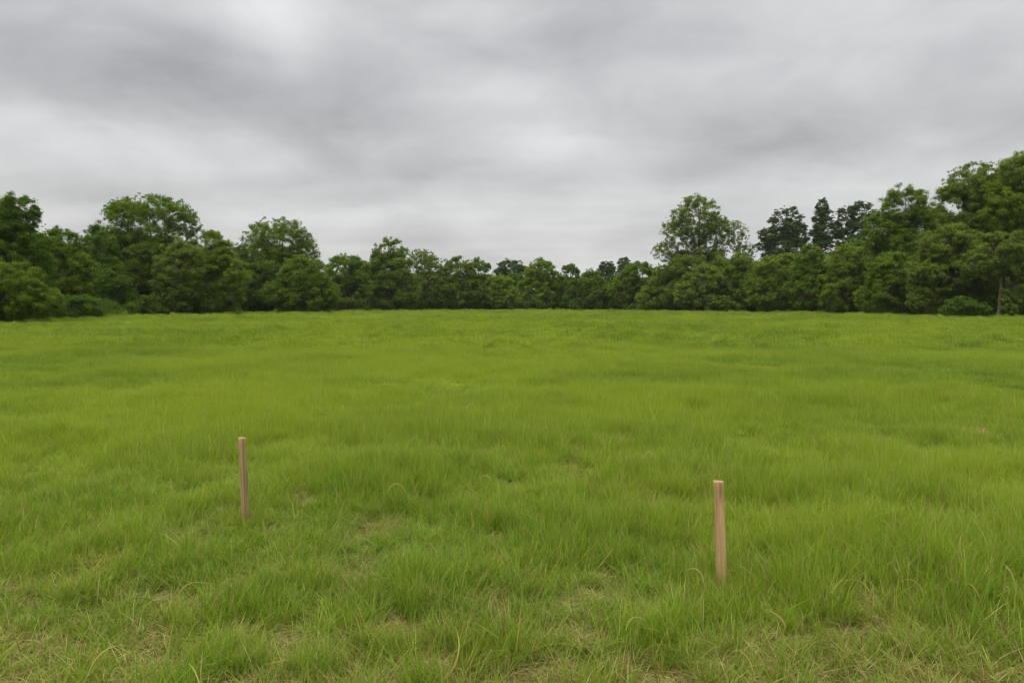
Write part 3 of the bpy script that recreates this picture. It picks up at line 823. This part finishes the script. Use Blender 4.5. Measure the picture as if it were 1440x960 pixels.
for px, py, sx, sy, amp in CLOUDS:
    v = pt(px, py, 1.0) - np.array([0, 0, CAMZ]); v /= np.linalg.norm(v)
    a0, e0 = math.atan2(v[0], v[1]), math.asin(v[2])
    u = b.math('MULTIPLY', b.math('SUBTRACT', az, a0), 1 / (sx / F)); q = b.math('MULTIPLY', b.math('SUBTRACT', el, e0), 1 / (sy / F))
    r_ = b.math('ADD', b.math('MULTIPLY', u, u), b.math('MULTIPLY', q, q))
    gss = b.math('POWER', 2.718, b.math('MULTIPLY', r_, -.8))
    base = b.math('MULTIPLY_ADD', gss, amp, base)
n4 = b.noise(b.vmath('ADD', b.vmath('MULTIPLY', P, (1.1, 4.2, 1)), (2, 5, 0)), 1.0, 4, .5, .4).outputs[0]
base = b.math('ADD', base, b.math('MULTIPLY', b.math('SUBTRACT', n4, .5), b.rng(dz, .05, .30, .22, .06)))
n5 = b.noise(b.vmath('ADD', b.vmath('MULTIPLY', D0, (1, 1, 2.0)), (4.2, 1.1, 2.3)), 5.0, 6, .56, .35).outputs[0]
n6 = b.noise(b.vmath('MULTIPLY', D0, (1, 1, 2.6)), 2.6, 4, .5, .1).outputs[0]
base = b.math('ADD', b.math('MULTIPLY', base, .95), b.math('ADD', b.math('MULTIPLY', b.math('SUBTRACT', n5, .5), .78), b.math('MULTIPLY', b.math('SUBTRACT', n6, .5), .20)))
lum = b.math('ADD', b.math('MULTIPLY', base, .45), .525)
lum = b.math('MAXIMUM', lum, .30)
col = b.mix(b.rng(lum, .35, .75, 0, 1), C(.975, .98, 1.015), C(1.0, 1.0, 1.01))
col = b.mix(b.rng(dz, .0, .30, 1, 0, True), col, C(1.0, 1.0, .985))
zen = b.rng(dz, .42, .95, 1.0, 3.6, True)                  # overcast: the zenith is brightest
cloud = b.n('ShaderNodeMix', data_type='RGBA', blend_type='MULTIPLY'); cloud.inputs[0].default_value = 1
cl = b.n('ShaderNodeCombineXYZ'); tot = b.math('MULTIPLY', lum, zen)
for i_ in range(3): b.put(cl.inputs[i_], tot)
b.put(cloud.inputs[6], col); b.put(cloud.inputs[7], cl.outputs[0])
sky = b.n('ShaderNodeTexSky', sky_type='NISHITA'); sky.sun_disc = False
sky.sun_elevation = R(SUN_EL); sky.sun_rotation = R(SUN_AZ)
bg1 = b.n('ShaderNodeBackground'); nt.links.new(sky.outputs[0], bg1.inputs[0]); bg1.inputs[1].default_value = 0.05
bg2 = b.n('ShaderNodeBackground'); nt.links.new(cloud.outputs[2], bg2.inputs[0]); bg2.inputs[1].default_value = 1.0
mx = b.n('ShaderNodeMixShader'); mx.inputs[0].default_value = .95
nt.links.new(bg1.outputs[0], mx.inputs[1]); nt.links.new(bg2.outputs[0], mx.inputs[2])
wo = b.n('ShaderNodeOutputWorld'); nt.links.new(mx.outputs[0], wo.inputs[0])

sl = bpy.data.lights.new('sun', 'SUN'); sl.energy = 1.5; sl.angle = R(45); sl.color = (1.0, .975, .93)
so = bpy.data.objects.new('sun', sl); COL.objects.link(so)
so.rotation_euler = (R(90 - SUN_EL), 0, R(-SUN_AZ + 180))
so.location = (0, 0, 60)
tag(so, kind='structure')

# ------------------------------------------------------------------ camera and output
cam = bpy.data.cameras.new('camera'); cam.lens = 36 * F / 1440; cam.sensor_width = 36; cam.clip_start = .05; cam.clip_end = 5000
co = bpy.data.objects.new('camera', cam); COL.objects.link(co)
co.location = (0, 0, CAMZ); co.rotation_euler = (math.pi / 2 - PITCH, 0, 0)
scn.camera = co
vs = scn.view_settings
vs.view_transform = 'Standard'; vs.look = 'None'; vs.exposure = 0.32; vs.gamma = 1; vs.use_curve_mapping = False
scn.render.resolution_x, scn.render.resolution_y = 1024, 682
cy = scn.cycles
cy.max_bounces = 5; cy.volume_bounces = 0;  cy.diffuse_bounces = 3; cy.glossy_bounces = 2; cy.transmission_bounces = 5; cy.transparent_max_bounces = 4
cy.use_adaptive_sampling = True; cy.adaptive_threshold = .028; cy.use_denoising = True; cy.denoiser = "OPENIMAGEDENOISE"; cy.denoising_input_passes = "RGB_ALBEDO_NORMAL"; cy.denoising_prefilter = "ACCURATE"; cy.pixel_filter_type = 'BLACKMAN_HARRIS'; cy.filter_width = 1.35
cy.sample_clamp_indirect = 6
